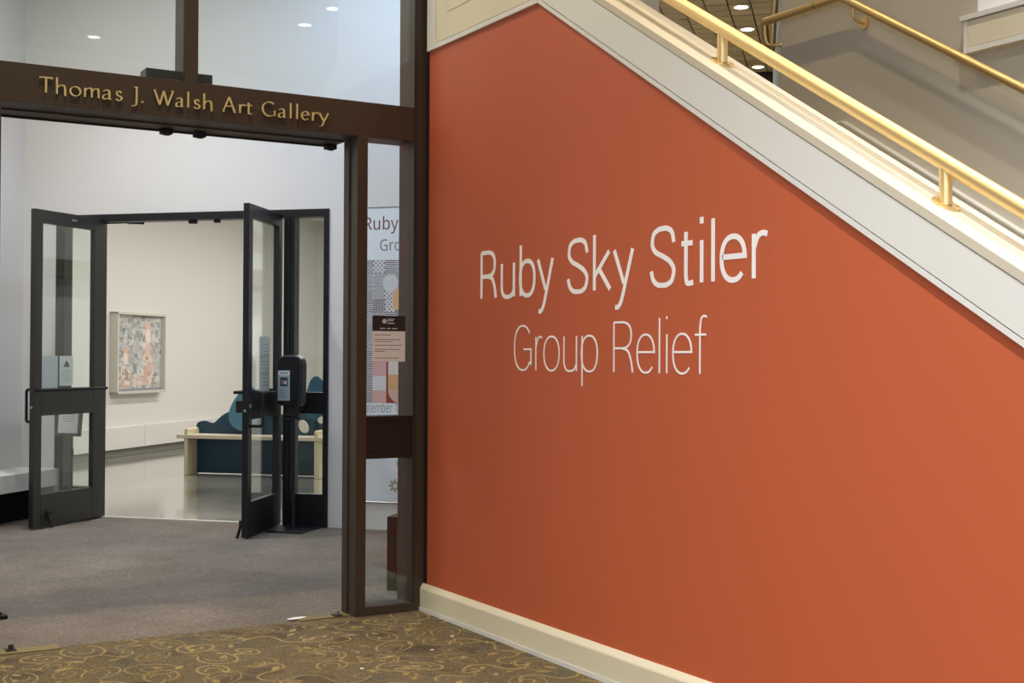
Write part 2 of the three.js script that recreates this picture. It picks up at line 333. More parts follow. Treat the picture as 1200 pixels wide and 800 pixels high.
// ------------------------------------------------------------------ storefront
{
  const s = structGroup('trim_3', 'dark bronze storefront frame with glass transom and sidelight', 'storefront');
  const B = M.bronze;
  mesh('header_beam', rbx(-2.5, -0.056, 2.418, 2.593, -0.175, 0, 0.002), B, s);
  mesh('post', rbx(-0.07, 0.0, 0, 4.3, -0.175, 0.0, 0.002), B, s);
  mesh('post_bead', bx(-0.072, -0.055, 0.05, 4.3, -0.0, 0.004), M.gunmetal, s);
  mesh('wall_joint', bx(-0.003, 0.06, 0.0, 4.3, -0.17, 0.036), M.blackMatt, s);
  mesh('mullion', rbx(-1.264, -1.201, 2.593, 4.3, -0.17, 0, 0.002), B, s);
  mesh('mullion_groove', bx(-1.266, -1.2635, 2.593, 4.3, -0.022, -0.008), M.blackMatt, s);
  mesh('door_jamb', [rbx(-0.384, -0.328, 0, 2.418, -0.06, 0, 0.002), bx(-0.376, -0.328, 0, 2.418, -0.11, -0.06), bx(-0.384, -0.328, 0, 2.418, -0.175, -0.11)], B, s);
  mesh('door_jamb', [rbx(-2.13, -2.07, 0, 2.418, -0.175, 0, 0.002)], B, s);
  mesh('door_header', [bx(-2.07, -0.384, 2.41, 2.56, -0.32, -0.176)], B, s);
  mesh('soffit_lip', bx(-2.07, -0.384, 2.402, 2.411, -0.325, -0.312), M.bronzeDark, s);
  for (const x of [-1.272, -1.107, -0.415]) mesh('roller_catch', [rbx(x - 0.028, x + 0.028, 2.385, 2.41, -0.31, -0.26, 0.004), rod([x - 0.014, 2.386, -0.285], [x + 0.014, 2.386, -0.285], 0.007)], M.blackMatt, s);
  mesh('operator_housing', rbx(-1.43, -1.115, 2.593, 2.649, -0.165, -0.055, 0.003), M.gunmetal, s);
  // sidelight between jamb and post
  mesh('sidelight_rail', rbx(-0.328, -0.07, 0.0, 0.045, -0.12, -0.001, 0.002), B, s);
  mesh('sidelight_rail', [rbx(-0.328, -0.07, 0.795, 0.995, -0.12, -0.006, 0.002), bx(-0.328, -0.07, 0.79, 0.82, -0.12, -0.0005), bx(-0.328, -0.07, 0.99, 1.005, -0.12, -0.0005)], M.bronzeDark, s);
  mesh('pane', bx(-0.33, -0.068, 0.04, 0.8, -0.03, -0.024), M.glass, s).userData.label = 'clear lower sidelight glass';
  mesh('pane', bx(-0.33, -0.068, 0.99, 2.42, -0.03, -0.024), M.glass, s).userData.label = 'clear upper sidelight glass';
  mesh('pane', bx(-1.203, -0.068, 2.59, 4.3, -0.03, -0.024), M.glass, s).userData.label = 'clear transom glass beside the post';
  mesh('pane', bx(-2.47, -1.262, 2.59, 4.3, -0.03, -0.024), M.glass, s).userData.label = 'clear transom glass over the doorway';
  // its mirror image past the doorway
  mesh('post', rbx(-2.54, -2.46, 0, 4.3, -0.175, 0, 0.002), B, s);
  mesh('sidelight_rail', [rbx(-2.46, -2.13, 0, 0.045, -0.12, -0.001, 0.002), rbx(-2.46, -2.13, 0.795, 0.995, -0.12, -0.006, 0.002)], B, s);
  mesh('pane', bx(-2.46, -2.13, 0.04, 2.42, -0.03, -0.024), M.glass, s);
  mesh('head_rail', rbx(-2.5, 0, 4.24, 4.3, -0.175, 0, 0.002), B, s);
}
// ------------------------------------------------------------------ black gallery door frame and doors
{
  const d = structGroup('door_1', 'black metal frame of the gallery doorway with side panes', 'door frame', W45, TURN);
  mesh('head', rbx(-2.37, 0, 2.376, 2.436, -0.1, 0.015, 0.003), M.black, d);
  mesh('jamb', rbx(-0.042, 0, 0, 2.38, -0.1, 0.015, 0.003), M.black, d);
  mesh('jamb', rbx(-2.37, -2.29, 0, 2.38, -0.1, 0.015, 0.003), M.black, d);
  mesh('mullion', [rbx(-0.37, -0.32, 0, 2.38, -0.1, 0.015, 0.003), rbx(-0.315, -0.282, 0, 2.38, -0.08, 0.015, 0.003)], M.black, d);
  mesh('mullion', [rbx(-2.045, -1.975, 0, 2.38, -0.1, 0.015, 0.003)], M.black, d);
  for (const [a, b] of [[-0.285, -0.04], [-2.292, -2.04]]) {
    mesh('kick_panel', rbx(a, b, 0, 0.25, -0.07, 0.0, 0.003), M.black, d);
    mesh('mid_rail', rbx(a, b, 0.866, 1.03, -0.07, 0.004, 0.003), M.black, d);
    mesh('pane', bx(a, b, 0.245, 0.87, -0.04, -0.034), M.glass, d);
    mesh('pane', bx(a, b, 1.025, 2.38, -0.04, -0.034), M.glass, d);
  }
  mesh('strike', [bx(-1.2, -1.14, 2.35, 2.378, -0.05, -0.01)], M.blackMatt, d);
  mesh('strike', [bx(-0.98, -0.94, 2.352, 2.378, -0.05, -0.01)], M.blackMatt, d);
  mesh('closer_arm', [rod([-1.93, 2.366, -0.01], [-1.72, 2.364, 0.02], 0.006), rod([-1.72, 2.36, 0.02], [-1.6, 2.36, -0.03], 0.008)], M.blackMatt, d);
  // pale threshold bar
  struct(mesh('trim_threshold', bx(-1.975, -0.37, -0.001, 0.008, -0.1, -0.055), mat(0xd8d6cc, 0.4), scene), 'pale threshold bar between carpet and gallery floor', 'threshold');
  const th = scene.getObjectByName('trim_threshold'); th.position.set(...W45); th.rotation.y = TURN;
}
// a door leaf: local x runs from the hinge to the leading edge; +z is the face with the pull, -z the face with the push bar
function doorLeaf(label, pos, turn, flip, M0) {
  const t = thing('glass_door', label, 'door', pos, turn);
  const W = 0.765, f = flip, Z = (z0, z1) => (f > 0 ? [z0, z1] : [-z1, -z0]);
  const [a, b] = Z(-0.022, 0.022);
  mesh('hinge_stile', rbx(0, 0.085, 0.012, 2.4, a, b, 0.004), M0, t);
  mesh('lock_stile', rbx(W - 0.085, W, 0.012, 2.4, a, b, 0.004), M0, t);
  mesh('top_rail', rbx(0.085, W - 0.085, 2.3, 2.4, a, b, 0.003), M0, t);
  mesh('mid_rail', rbx(0.085, W - 0.085, 0.85, 1.04, a, b, 0.003), M0, t);
  mesh('bottom_rail', rbx(0.085, W - 0.085, 0.012, 0.26, a, b, 0.003), M0, t);
  mesh('pane', bx(0.083, W - 0.083, 0.255, 0.855, -0.003, 0.003), M.glass, t);
  mesh('pane', bx(0.083, W - 0.083, 1.035, 2.305, -0.003, 0.003), M.glass, t);
  // push bar on the gallery face
  const zb = f > 0 ? -0.075 : 0.075, zf = f > 0 ? -0.022 : 0.022;
  mesh('push_bar', [rod([-0.01, 1.045, zb], [W + 0.005, 1.045, zb], 0.012), rod([0.03, 1.045, zf], [0.03, 1.045, zb], 0.012), rod([W - 0.03, 1.045, zf], [W - 0.03, 1.045, zb], 0.012)], M.blackMatt, t);
  if (f < 0) mesh('lock_case', rbx(W - 0.075, W - 0.015, 0.9, 0.985, Math.min(zf, zb), Math.max(zf, zb), 0.004), M.blackMatt, t);
  const pz = -zb * (f < 0 ? 1.55 : 1.15);
  mesh('pull_handle', tube([[W - 0.045, 1.045, -zf], [W - 0.045, 1.045, pz * 0.86], [W - 0.045, 1.03, pz], [W - 0.045, 0.93, pz], [W - 0.045, 0.82, pz], [W - 0.045, 0.805, pz * 0.86], [W - 0.045, 0.805, -zf]], 0.011, 60, 12, 0.2), M.blackMatt, t);
  const cz = -zf + (f > 0 ? 0.004 : -0.004);
  const lc = mesh('lock_cylinder', (() => { const g = cyl(0.017, 0.012, 20); g.rotateX(Math.PI / 2); g.translate(W - 0.04, 0.945, cz); return g; })(), M.steel, t);
  lc.userData.label = 'small steel lock cylinder';
  mesh('lock_cylinder', (() => { const g = cyl(0.01, 0.006, 16); g.rotateZ(Math.PI / 2); g.translate(W + 0.002, 0.915, 0); return g; })(), M.steel, t);
  for (const y of [0.3, 1.6, 2.2]) mesh('hinge', [rod([-0.012, y - 0.06, b * f > 0 ? 0.028 * f : 0.028], [-0.012, y + 0.06, b * f > 0 ? 0.028 * f : 0.028], 0.01), bx(-0.03, 0.004, y - 0.055, y + 0.055, -0.01, 0.022)], M.gunmetal, t);
  return t;
}
{
  // both leaves stand open towards the storefront, a little past square
  const h1 = at45(-1.975, 0, 0.012), h2 = at45(-0.414, 0, -0.005);
  // direction of the leaf in world: local x -> (cos a, -sin a)
  const turnFor = (ds, dn) => { const x = Q * ds - Q * dn, z = Q * ds + Q * dn; return Math.atan2(-z, x); };
  const L = doorLeaf('open dark bronze glass door beside the white bench', h1, turnFor(-0.075, 0.76), 1, M.gunmetal);
  const R = doorLeaf('open black glass door beside the hand sanitizer stand', h2, turnFor(0.09, 0.755), -1, M.black);
  // kick-down stops near the leading edges
  mesh('door_stop', [rod([0.61, 0.1, -0.03], [0.6, 0.005, -0.06], 0.011), rbx(0.585, 0.625, 0.09, 0.13, -0.045, -0.02, 0.004)], M.blackMatt, L);
  mesh('door_stop', [rod([0.74, 0.11, 0.03], [0.745, 0.005, 0.06], 0.011), rbx(0.71, 0.755, 0.09, 0.13, 0.02, 0.045, 0.004)], M.blackMatt, R);
  mesh('closer_bracket', [bx(0.3, 0.36, 2.345, 2.36, -0.024, -0.021)], M.steel, L);
  // notices taped to the glass
  const n1 = mesh('paper_notice', bx(0.475, 0.675, 1.045, 1.3, 0.004, 0.005), M.paperGrey, scene); n1.position.copy(L.position); n1.rotation.y = L.rotation.y; tag(n1, 'plain white paper sheet on the open door beside the white bench', 'notice');
  const n2 = mesh('paper_notice', bx(0.3, 0.455, 1.07, 1.3, 0.004, 0.005), mat(0xffffff, 0.85, { map: noticeTex() }), scene); n2.position.copy(L.position); n2.rotation.y = L.rotation.y; tag(n2, 'narrow leaflet with a small dark picture on the door glass', 'notice');
  uvFull(n2);
  const n3 = mesh('paper_notice', bx(0.24, 0.47, 1.045, 1.45, -0.005, -0.004), mat(0xffffff, 0.85, { map: formTex() }), scene); n3.position.copy(R.position); n3.rotation.y = R.rotation.y; tag(n3, 'tall pale printed notice on the black door by the sanitizer', 'notice');
  uvFull(n3);
}
function uvFull(m) {           // front and back faces of a box take the whole texture
  const g = m.geometry; g.computeBoundingBox(); const b = g.boundingBox, p = g.attributes.position, uv = g.attributes.uv;
  for (let i = 0; i < p.count; i++) uv.setXY(i, (p.getX(i) - b.min.x) / (b.max.x - b.min.x), (p.getY(i) - b.min.y) / (b.max.y - b.min.y));
}
function noticeTex() {
  return canvasTex(128, 192, (g, w, h) => { g.fillStyle = '#dfe2e0'; g.fillRect(0, 0, w, h); g.fillStyle = '#4a4a4a'; g.beginPath(); g.moveTo(30, 72); g.lineTo(50, 38); g.lineTo(66, 30); g.lineTo(92, 72); g.fill(); g.fillStyle = '#9a9c9c'; for (let y = 90; y < 170; y += 12) g.fillRect(18, y, 70 + (y * 7) % 26, 3); });
}
function formTex() {
  return canvasTex(128, 224, (g, w, h) => { g.fillStyle = '#ccd0cb'; g.fillRect(0, 0, w, h); g.fillStyle = '#8d938f'; for (let y = 30; y < 200; y += 14) g.fillRect(16, y, 60 + (y * 5) % 36, 2.5); g.fillStyle = '#6d736f'; g.fillRect(10, 78, 108, 2); g.fillRect(10, 150, 108, 2); });
}
// ------------------------------------------------------------------ stroke lettering
function arc(cx, cy, rx, ry, a0, a1, n = 22) { const o = []; for (let i = 0; i <= n; i++) { const a = (a0 + (a1 - a0) * i / n) * Math.PI / 180; o.push([cx + rx * Math.cos(a), cy + ry * Math.sin(a)]); } return o; }
function smooth(pts, n = 40) { const c = new THREE.CatmullRomCurve3(pts.map(([x, y]) => new THREE.Vector3(x, y, 0)), false, 'centripetal'); return c.getPoints(n).map((p) => [p.x, p.y]); }
// rounded-box curve like a grotesque o
function sup(cx, cy, rx, ry, a0, a1, n = 30, e = 2.5) { const o = []; for (let i = 0; i <= n; i++) { const a = (a0 + (a1 - a0) * i / n) * Math.PI / 180, c = Math.cos(a), s = Math.sin(a); o.push([cx + rx * Math.sign(c) * Math.abs(c) ** (2 / e), cy + ry * Math.sign(s) * Math.abs(s) ** (2 / e)]); } return o; }
const SANS = {
  R: (m) => [[[0, 0], [0, m.c]], [[0, m.c], [0.42, m.c], ...sup(0.42, m.c * 0.74, 0.5, m.c * 0.26, 90, -90, 26), [0, m.c * 0.48]], smooth([[0.45, m.c * 0.48], [0.78, m.c * 0.4], [0.93, m.c * 0.2], [1, 0]], 16)],
  u: (m) => [[[0, m.x], ...sup(0.47, m.x * 0.34, 0.47, m.x * 0.34, 180, 270, 14), ...sup(0.47, m.x * 0.34, 0.53, m.x * 0.34, 270, 340, 12)], [[1, m.x], [1, 0]]],
  b: (m) => [[[0, 0], [0, m.a]], sup(0.48, m.x / 2, 0.52, m.x / 2, 0, 360, 44, 2.3)],
  p: (m) => [[[0, m.d], [0, m.x]], sup(0.48, m.x / 2, 0.52, m.x / 2, 0, 360, 44, 2.3)],
  o: (m) => [sup(0.5, m.x / 2, 0.5, m.x / 2, 0, 360, 44, 2.2)],
  y: (m) => [[[0, m.x], [0.53, 0.02]], [[1, m.x], [0.5, -0.02], ...smooth([[0.5, -0.02], [0.38, m.d * 0.72], [0.22, m.d * 0.98], [0.06, m.d]], 10).slice(1)]],
  S: (m) => [smooth([[0.97, 0.74 * m.c], [0.9, 0.9 * m.c], [0.72, 0.985 * m.c], [0.5, m.c], [0.24, 0.97 * m.c], [0.07, 0.87 * m.c], [0.04, 0.74 * m.c], [0.14, 0.62 * m.c], [0.5, 0.51 * m.c], [0.85, 0.38 * m.c], [0.97, 0.25 * m.c], [0.92, 0.11 * m.c], [0.72, 0.015 * m.c], [0.5, 0], [0.24, 0.025 * m.c], [0.06, 0.13 * m.c], [0, 0.26 * m.c]], 64)],
  k: (m) => [[[0, 0], [0, m.a]], [[0.93, m.x], [0.02, m.x * 0.37]], [[0.3, m.x * 0.56], [1, 0]]],
  t: (m) => [[[0.38, m.x * 1.24], [0.38, m.x * 0.2], ...smooth([[0.38, m.x * 0.2], [0.44, m.x * 0.05], [0.62, 0], [1, m.x * 0.02]], 10).slice(1)], [[0, m.x * 0.965], [0.95, m.x * 0.965]]],
  i: (m) => [[[0.5, 0], [0.5, m.x]], [[0.5, m.a - m.w * 0.62], [0.5, m.a + m.w * 0.5]]],
  l: (m) => [[[0.5, 0], [0.5, m.a]]],
  e: (m) => [[[0.02, m.x * 0.54], [1, m.x * 0.54], ...sup(0.5, m.x * 0.5, 0.5, m.x * 0.5, 8, 180, 26, 2.2), ...sup(0.5, m.x * 0.5, 0.5, m.x * 0.5, 180, 318, 24, 2.2)]],
  r: (m) => [[[0, 0], [0, m.x]], smooth([[0, m.x * 0.66], [0.25, m.x * 0.9], [0.6, m.x], [1, m.x * 0.97]], 14)],
  G: (m) => [[...sup(0.5, m.c / 2, 0.5, m.c / 2, 38, 322, 48, 2.3), [1, m.c * 0.14], [1, m.c * 0.47], [0.55, m.c * 0.47]]],
  f: (m) => [[[0.42, 0], [0.42, m.a * 0.78], ...smooth([[0.42, m.a * 0.78], [0.5, m.a * 0.93], [0.7, m.a], [1, m.a * 0.985]], 10).slice(1)], [[0, m.x * 0.97], [0.95, m.x * 0.97]]],
};
const ROMAN = {
  T: (m) => [[[0, m.c * 0.93], [0.03, m.c], [0.97, m.c], [1, m.c * 0.93]], [[0.5, 0], [0.5, m.c]]],
  h: (m) => [[[0.1, 0], [0.1, m.a]], smooth([[0.1, m.x * 0.66], [0.4, m.x * 0.97], [0.62, m.x], [0.84, m.x * 0.82], [0.88, m.x * 0.5], [0.88, 0.002], [1, 0]], 26)],
  o: (m) => [arc(0.5, m.x / 2, 0.5, m.x / 2, 0, 360, 36)],
  m: (m) => [[[0.06, 0], [0.06, m.x]], smooth([[0.06, m.x * 0.66], [0.24, m.x * 0.97], [0.38, m.x], [0.49, m.x * 0.84], [0.5, m.x * 0.5], [0.5, 0]], 22), smooth([[0.5, m.x * 0.66], [0.68, m.x * 0.97], [0.82, m.x], [0.93, m.x * 0.84], [0.94, m.x * 0.5], [0.94, 0]], 22)],
  a: (m) => [smooth([[0.12, m.x * 0.84], [0.3, m.x * 0.97], [0.52, m.x], [0.74, m.x * 0.88], [0.78, m.x * 0.64], [0.78, m.x * 0.16], [0.86, 0.001], [1, m.x * 0.06]], 26), smooth([[0.78, m.x * 0.58], [0.45, m.x * 0.52], [0.12, m.x * 0.36], [0.06, m.x * 0.14], [0.26, 0], [0.52, m.x * 0.06], [0.78, m.x * 0.26]], 26)],
  s: (m) => [smooth([[0.9, 0.84 * m.x], [0.55, m.x], [0.15, 0.86 * m.x], [0.2, 0.64 * m.x], [0.6, 0.48 * m.x], [0.95, 0.28 * m.x], [0.8, 0.05 * m.x], [0.4, 0], [0, 0.14 * m.x]], 34)],
  J: (m) => [[[0.4, m.c], [0.95, m.c]], smooth([[0.75, m.c], [0.75, m.c * 0.4], [0.74, 0], [0.55, m.d * 0.55], [0.05, m.d * 0.7]], 24)],
  '.': (m) => [[[0.5, 0], [0.5, m.x * 0.2]]],
  W: (m) => [[[0, m.c], [0.29, 0]], [[0.29, 0], [0.5, m.c * 0.95]], [[0.5, m.c * 0.95], [0.72, 0]], [[0.72, 0], [1, m.c]], [[0.9, m.c], [1.04, m.c]]],
  l: (m) => [[[0.5, 0], [0.5, m.a]]],
  A: (m) => [[[0.03, 0], [0.5, m.c * 1.03]], [[0.5, m.c * 1.03], [0.95, 0]], [[0.24, m.c * 0.4], [0.76, m.c * 0.4]], [[0, 0], [0.12, 0]], [[0.86, 0], [1.02, 0]]],
  r: (m) => [[[0.22, 0], [0.22, m.x]], smooth([[0.22, m.x * 0.6], [0.5, m.x * 0.94], [0.72, m.x], [1, m.x * 0.9]], 14)],
  t: (m) => [smooth([[0.4, m.x * 1.3], [0.4, m.x * 0.8], [0.4, m.x * 0.25], [0.55, 0.02 * m.x], [1, m.x * 0.1]], 20), [[0.02, m.x], [0.95, m.x]]],
  G: (m) => [[...arc(0.52, m.c / 2, 0.52, m.c / 2, 48, 300, 36), [0.95, m.c * 0.1], [0.95, m.c * 0.42]]],
  e: (m) => [[...[[0.06, m.x * 0.54], [0.98, m.x * 0.6]], ...arc(0.5, m.x * 0.5, 0.5, m.x * 0.5, 12, 322, 36)]],
  y: (m) => [[[0, m.x], [0.55, 0]], [[1, m.x], [0.5, -0.002], ...smooth([[0.5, -0.002], [0.36, m.d * 0.7], [0.05, m.d]], 8).slice(1)], [[0.88, m.x], [1.06, m.x]]],
};
// ribbon along a polyline (x, y), thickness d towards +z; half width per point from `half(dir)`
function ribbon(pts, half, d) {
  const P = pts.filter((p, i) => !i || Math.hypot(p[0] - pts[i - 1][0], p[1] - pts[i - 1][1]) > 1e-5);
  const n = P.length, L = [], R = [];
  for (let i = 0; i < n; i++) {
    const a = P[Math.max(0, i - 1)], b = P[i], c = P[Math.min(n - 1, i + 1)];
    let d1 = [b[0] - a[0], b[1] - a[1]], d2 = [c[0] - b[0], c[1] - b[1]];
    if (!i) d1 = d2; if (i === n - 1) d2 = d1;
    const l1 = Math.hypot(...d1) || 1, l2 = Math.hypot(...d2) || 1;
    let tx = d1[0] / l1 + d2[0] / l2, ty = d1[1] / l1 + d2[1] / l2; const tl = Math.hypot(tx, ty) || 1; tx /= tl; ty /= tl;
    const cosb = Math.max(0.5, tx * d1[0] / l1 + ty * d1[1] / l1), h = half(Math.atan2(ty, tx)) / cosb;
    L.push([b[0] - ty * h, b[1] + tx * h]); R.push([b[0] + ty * h, b[1] - tx * h]);
  }
  const v = [];
  const quad = (a, b, c, e) => { v.push(...a, ...b, ...c, ...a, ...c, ...e); };
  for (let i = 0; i + 1 < n; i++) {
    const l0 = L[i], l1 = L[i + 1], r0 = R[i], r1 = R[i + 1];
    quad([...r0, d], [...r1, d], [...l1, d], [...l0, d]); quad([...r0, 0], [...l0, 0], [...l1, 0], [...r1, 0]);
    quad([...l0, d], [...l1, d], [...l1, 0], [...l0, 0]); quad([...r0, 0], [...r1, 0], [...r1, d], [...r0, d]);
  }
  quad([...R[0], 0], [...R[0], d], [...L[0], d], [...L[0], 0]); quad([...L[n - 1], 0], [...L[n - 1], d], [...R[n - 1], d], [...R[n - 1], 0]);
  const g = new THREE.BufferGeometry(); g.setAttribute('position', new THREE.Float32BufferAttribute(v, 3));
  g.setAttribute('uv', new THREE.Float32BufferAttribute(new Float32Array(v.length / 3 * 2), 2)); g.computeVertexNormals();
  return g;
}
// letters: [char, x0, x1] along the line; m holds heights above the baseline (c cap, x x-height, a ascender, d descender, w stroke)
function lettering(parent, font, items, m, base, half, depth, material) {
  for (const [ch, x0, x1] of items) {
    const w = m.w, mi = { c: m.c - w, x: m.x - w, a: m.a - w, d: m.d, w };
    const strokes = font[ch](mi).map((s, i) => ribbon(s.map(([x, y]) => [x0 + w / 2 + x * (x1 - x0 - w), base + w / 2 + y]), half, depth + i * 0.0003));
    mesh('letter', strokes, material, parent);
  }
}
{
  // white vinyl exhibition title: lies in the plane x = 0; local x = world z
  const g = thing('wall_lettering', 'white lettering reading Ruby Sky Stiler Group Relief on the orange wall', 'lettering', [-0.0005, 0, 0], -Math.PI / 2);
  const line1 = [['R', 0.587, 0.747], ['u', 0.78, 0.913], ['b', 0.951, 1.092], ['y', 1.099, 1.243], ['S', 1.345, 1.515], ['k', 1.543, 1.679], ['y', 1.685, 1.833], ['S', 1.934, 2.101], ['t', 2.121, 2.212], ['i', 2.239, 2.262], ['l', 2.304, 2.327], ['e', 2.352, 2.499], ['r', 2.524, 2.615]];
  const line2 = [['G', 0.905, 1.059], ['r', 1.091, 1.153], ['o', 1.158, 1.292], ['u', 1.32, 1.427], ['p', 1.46, 1.582], ['R', 1.691, 1.829], ['e', 1.849, 1.97], ['l', 1.993, 2.003], ['i', 2.039, 2.049], ['e', 2.077, 2.198], ['f', 2.209, 2.286]];
  lettering(g, SANS, line1, { c: 0.239, x: 0.177, a: 0.251, d: -0.075, w: 0.022 }, 1.574, () => 0.0099, 0.0012, M.vinyl);
  lettering(g, SANS, line2, { c: 0.209, x: 0.158, a: 0.221, d: -0.062, w: 0.0095 }, 1.245, () => 0.0041, 0.0012, M.vinyl);
}
{
  // raised gilt letters on the header beam
  const g = thing('sign_lettering', 'raised gold letters reading Thomas J. Walsh Art Gallery on the bronze beam', 'lettering', [0, 0, 0.004]);
  const items = [['T', -1.916, -1.858], ['h', -1.848, -1.797], ['o', -1.786, -1.736], ['m', -1.726, -1.653], ['a', -1.646, -1.6], ['s', -1.586, -1.552], ['J', -1.516, -1.479], ['.', -1.469, -1.457], ['W', -1.412, -1.319], ['a', -1.312, -1.27], ['l', -1.256, -1.245], ['s', -1.226, -1.192], ['h', -1.182, -1.131], ['A', -1.087, -1.02], ['r', -1.01, -0.972], ['t', -0.973, -0.936], ['G', -0.89, -0.82], ['a', -0.811, -0.767], ['l', -0.75, -0.739], ['l', -0.717, -0.706], ['e', -0.69, -0.648], ['r', -0.64, -0.598], ['y', -0.599, -0.546]];
  const pen = 0.35;
  lettering(g, ROMAN, items, { c: 0.074, x: 0.047, a: 0.08, d: -0.026, w: 0.006 }, 2.466, (a) => 0.0013 + 0.003 * Math.abs(Math.sin(a - pen)), 0.008, M.goldLeaf);
}
// ------------------------------------------------------------------ brass handrails
{
  const h = thing('handrail', 'brass handrail on short posts along the sloping parapet cap', 'handrail');
  const k = 3.893, y = (z) => k - T * z;
  mesh('rail', tube([[0.11, y(5.2), 5.2], [0.11, y(3.2), 3.2], [0.11, y(1.25), 1.25], [0.11, y(ZK) + 0.005, ZK], [0.11, y(ZK) + 0.01, 0.95], [0.11, y(ZK) + 0.36, 0.7], [0.11, y(ZK) + 0.38, 0.5], [0.11, y(ZK) + 0.38, 0.1]].slice(0, 3), 0.0245, 40, 20), M.brass, h);
  for (const z of [1.34, 2.232, 3.272, 4.312]) {
    const yc = 3.765 - T * z;
    mesh('post', rod([0.11, yc, z], [0.11, yc + 0.12, z], 0.0195, 20), M.brass, h);
    const fl = mesh('flange', cyl(0.046, 0.008, 28), M.brass, h); fl.position.set(0.11, yc + 0.003, z); fl.rotation.x = Math.atan(T);
    for (let i = 0; i < 3; i++) { const sc = mesh('screw', cyl(0.006, 0.005, 10), M.brass, fl); const a = 0.5 + i * 2.1; sc.position.set(0.034 * Math.cos(a), 0.005, 0.034 * Math.sin(a)); }
  }
  const r = thing('wall_handrail', 'brass handrail bracketed to the grey stair wall, level then sloping', 'handrail');
  const x = 1.77, zk = 1.172, yk = 3.155;
  mesh('rail', [rod([x, yk, 0.6], [x, yk, zk], 0.021, 18), rod([x, yk, zk], [x, yk - T * 3.9, zk + 3.9], 0.021, 18), new THREE.SphereGeometry(0.021, 18, 12).translate(x, yk, zk), new THREE.SphereGeometry(0.021, 18, 12).translate(x, yk, 0.6)], M.brass, r);
  mesh('joint', rod([x, yk, 0.99], [x, yk, 0.994], 0.0216, 18), M.gunmetal, r);
  for (const [z, yy] of [[1.26, yk - T * 0.088], [2.6, yk - T * 1.428], [4.2, yk - T * 3.028]]) {
    mesh('bracket', [tube([[x, yy - 0.015, z], [x, yy - 0.06, z], [x + 0.02, yy - 0.085, z], [1.84, yy - 0.09, z]], 0.008, 20, 10), (() => { const g = cyl(0.032, 0.012, 24); g.rotateZ(Math.PI / 2); g.translate(1.844, yy - 0.09, z); return g; })()], M.brass, r);
  }
  mesh('end_bracket', tube([[x, yk - 0.015, 0.6], [x + 0.01, yk - 0.1, 0.6], [x + 0.03, yk - 0.125, 0.61], [1.86, yk - 0.125, 0.65]], 0.01, 24, 10), M.brass, r);
  mesh('return_rail', tube([[x, yk, 0.6], [x + 0.05, yk - 0.01, 0.54], [2.1, yk - 0.05, 0.26], [2.27, yk, 0.1], [2.3, yk + 0.25, 0.09], [2.3, 4.3, 0.2]], 0.021, 60, 14, 0.5), M.brass, r);
}
// ------------------------------------------------------------------ lamps
function downlight(x, y, z, power, color, label, group, angle = 0.95, aim) {
  const t = thing('recessed_downlight', label, 'downlight', [x, y, z], 0, group);
  const ring = new THREE.TorusGeometry(0.1, 0.012, 10, 32); ring.rotateX(Math.PI / 2);
  mesh('trim_ring', ring, M.trim, t);
  const lens = cyl(0.092, 0.006, 28); lens.translate(0, -0.002, 0); mesh('lens', lens, M.glow, t);
  if (power) {
    const l = new THREE.SpotLight(color, power, 0, angle, 0.7, 2); l.position.set(0, -0.012, 0); l.castShadow = true; l.shadow.radius = 2.5; l.shadow.mapSize.set(1024, 1024);
    t.add(l); l.target.position.set(...(aim ?? [0, -3, 0])); t.add(l.target);
  }
  return t;
}
{
  const g0 = 'ceiling downlights over the upper level';
  for (const a of [11.322, 12.542, 15.02]) { const b = 0.757; downlight(Q * (a + b), CEIL, Q * (b - a), POWER.far, NEUTRAL, a > 15 ? 'round recessed downlight in tan tiles next to the dark ribbed wall' : 'round recessed downlight in the tan tile ceiling beyond the stair wall', g0, 1.1); }
  downlight(2.5, CEIL, -2.3, 45, NEUTRAL, 'added downlight in the tan ceiling above the landing to brighten the column', g0, 0.9);  // unseen lamp, added to brighten the pale column
  const g1 = 'lobby ceiling downlights';
  const lab = 'round recessed downlight in the high lobby ceiling';
  for (const [x, z, k] of [[0.65, 1.0, 0.48], [0.65, 3.4, 1.3]]) downlight(x, CEIL, z, POWER.stair * k, k > 1 ? NEUTRAL : WARM, lab, g1, 0.75);
  downlight(-1.9, CEIL, 6.3, POWER.main, CLEAR, lab, g1, 0.64, [1.9, -4.3, -1.2]);
  downlight(-1.8, CEIL, 1.2, POWER.washer, WARM, lab, g1, 0.9);
  for (const [x, z] of [[-4.4, 2.8], [-4.4, 5.2]]) downlight(x, CEIL, z, POWER.lobby * 0.18, NEUTRAL, lab, g1, 0.95);
  for (const [x, z] of [[3.793, 11.43], [3.807, 10.41], [1.334, 13.76]]) downlight(x, CEIL, z, POWER.lobby * 0.15, WARM, lab, g1, 0.95);
}
